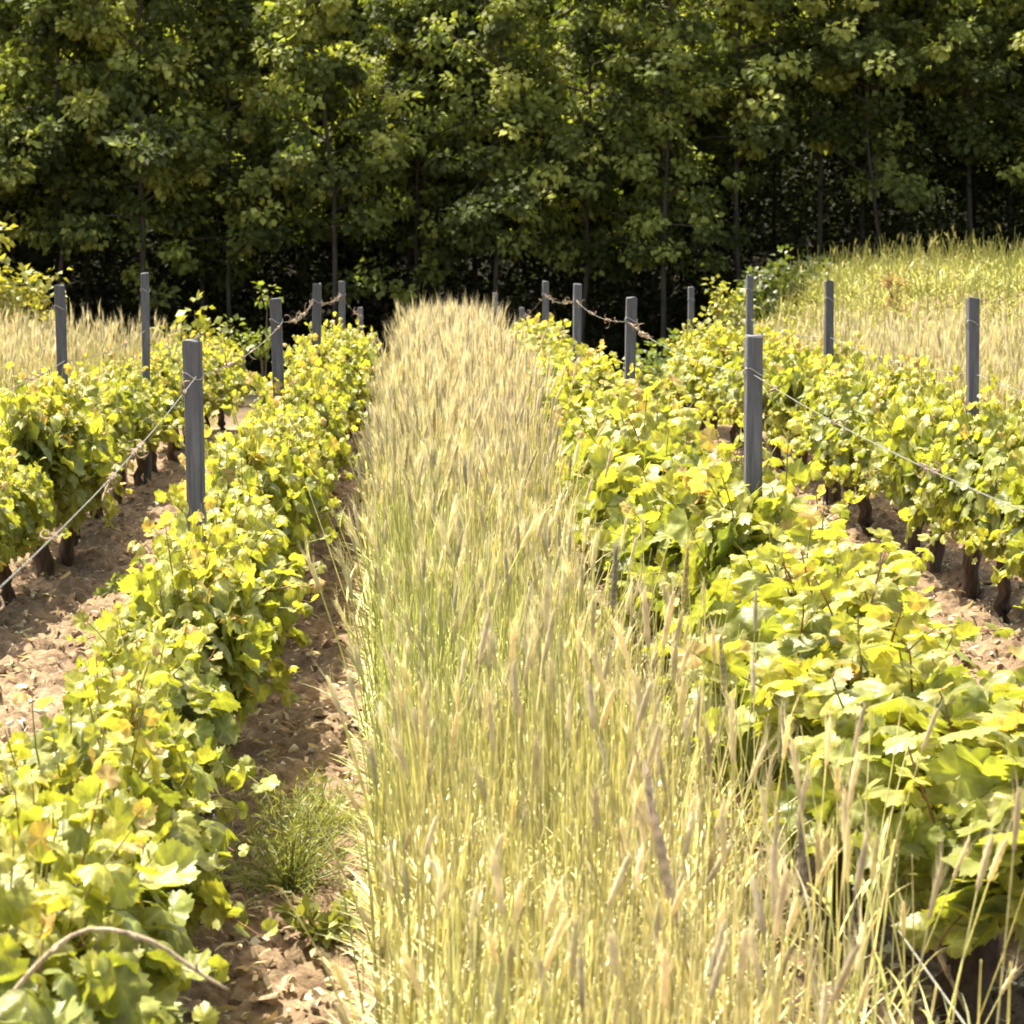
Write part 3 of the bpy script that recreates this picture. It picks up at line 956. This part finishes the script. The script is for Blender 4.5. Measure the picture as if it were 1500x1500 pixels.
def undergrowth():
    g = Geo(); K = 3600
    x = rng.uniform(-15, 17, K); y = rng.uniform(47.0, 60, K)
    m = 34
    for i in range(K):
        h = rng.uniform(.1, 2.7)
        c = np.array([x[i], y[i], float(terrain(x[i], y[i])) + h])
        u = norm(rng.normal(size=(m, 3))); p = c + u * rng.uniform(.2, .5) * np.array([1, 1, .8])
        s = rng.uniform(.07, .15, m)
        cols = np.array([.024, .03, .01]) * rng.uniform(.6, 1.3, (m, 1))  # leaf colour darkened to paint in the deep shade under the trees
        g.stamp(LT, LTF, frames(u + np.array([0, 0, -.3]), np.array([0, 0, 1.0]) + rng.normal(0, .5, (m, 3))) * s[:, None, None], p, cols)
    tag(g.build("undergrowth", M_TREE), "shade-dark undergrowth filling the foot of the wood", "undergrowth", kind="stuff")


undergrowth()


def shrub(name, loc, w, h, clumps, col, label, cat, lsize=.10, per=26, rad=.2, seed=0):
    r_ = np.random.default_rng(seed)
    root = empty(name, loc); g, st = Geo(), Geo()
    for i in range(clumps):
        a = r_.uniform(0, 6.28); rr = w * math.sqrt(r_.random()); z = h * r_.uniform(.2, 1) * (1 - .45 * (rr / w) ** 2)
        c = np.array([math.cos(a) * rr, math.sin(a) * rr, z])
        u0 = np.linspace(0, 1, 5)[:, None]
        st.add(*tube(u0 * c * np.array([1, 1, 1]) + np.array([0, 0, .08]) * np.sin(u0 * 3.1), np.linspace(.014, .004, 5), 4, cap=False), (.16, .12, .07))
        u = norm(r_.normal(size=(per, 3))); p = c + u * r_.uniform(.5, 1, (per, 1)) * rad
        s = lsize * r_.uniform(.7, 1.3, per)
        cols = np.array(col) * r_.uniform(.75, 1.3) * r_.uniform(.8, 1.2, (per, 1))
        g.stamp(LT, LTF, frames(u + np.array([0, 0, -.4]), np.array([0, 0, 1.0]) + r_.normal(0, .5, (per, 3))) * s[:, None, None], p, cols)
    st.build("stems", M_TRUNK, root); g.build("foliage", M_SHRUB, root)
    tag(root, label, cat)


def ground_at(px, y):
    x = (px - 620) / F_PX * y
    return (x, y, float(terrain(x, y)))


YG = (.22, .23, .045); MG = (.11, .15, .035)
shrub("leafy_bush", ground_at(5, 33), .8, 2.3, 90, YG, "tall yellow-green bush at the left picture edge before the wood", "bush", seed=1)
shrub("climbing_bush", ground_at(1062, 34), .34, 2.0, 40, (.24, .26, .06), "pale green climbing bush standing before the dark wood", "bush", seed=2, rad=.14, lsize=.085)
shrub("low_bush", ground_at(985, 37), .7, 1.15, 40, MG, "low dark green bush left of the climbing bush", "bush", seed=3)
shrub("low_bush", ground_at(1150, 39), .7, .9, 60, (.07, .095, .025), "wide dark green bush between climbing bush and grassy bank", "bush", seed=4)
shrub("sapling", ground_at(340, 40), .2, 2.0, 5, (.17, .22, .04), "small sapling with two sunlit leaf tufts before the dark wood", "sapling", seed=5, rad=.19, per=34)
shrub("sapling", ground_at(388, 40), .15, 2.25, 4, (.17, .22, .04), "taller sapling of two bright tufts before the dark wood", "sapling", seed=6, rad=.2, per=34)
shrub("young_vine_bush", ground_at(285, 27), .35, 1.25, 26, (.2, .22, .035), "rounded yellow-green bush behind the first left stake", "bush", seed=8, rad=.16)
shrub("dock_plant", ground_at(1312, 30.5), .12, .75, 9, (.27, .15, .08), "reddish dock seed heads among the right rye", "dock", seed=9, rad=.05, lsize=.03, per=40)

# ------------------------------------------------------------------ light
SUN_EL, SUN_AZ = R(67), R(-44)     # azimuth measured from +Y, negative = left
d = Vector((math.sin(SUN_AZ) * math.cos(SUN_EL), math.cos(SUN_AZ) * math.cos(SUN_EL), math.sin(SUN_EL)))
sd = bpy.data.lights.new("sun", 'SUN'); sd.energy = 4.2; sd.angle = R(.5); sd.color = (1, .93, .78)
so = bpy.data.objects.new("sun", sd); COL.objects.link(so)
so.rotation_euler = d.to_track_quat('Z', 'Y').to_euler()
so.location = (-10, 10, 30)
w = bpy.data.worlds.new("World"); scn.world = w; w.use_nodes = True
nt = w.node_tree; bg = nt.nodes["Background"]; sky = nt.nodes.new("ShaderNodeTexSky")
sky.sky_type = 'NISHITA'; sky.sun_disc = False; sky.sun_elevation = SUN_EL; sky.sun_rotation = SUN_AZ
sky.dust_density = 4.0; sky.air_density = .8; sky.ozone_density = .5
warm = nt.nodes.new("ShaderNodeVectorMath"); warm.operation = 'MULTIPLY'; warm.inputs[1].default_value = (1.08, 1.0, .8)
nt.links.new(sky.outputs[0], warm.inputs[0]); nt.links.new(warm.outputs[0], bg.inputs[0]); bg.inputs[1].default_value = .15

scn.view_settings.view_transform = 'Standard'
scn.view_settings.look = 'None'
scn.view_settings.exposure = 1.87
scn.view_settings.gamma = 1
scn.view_settings.use_curve_mapping = False
c = scn.cycles
c.max_bounces = 6; c.diffuse_bounces = 3; c.glossy_bounces = 2; c.transmission_bounces = 4
c.use_denoising = True
c.filter_width = 1.8
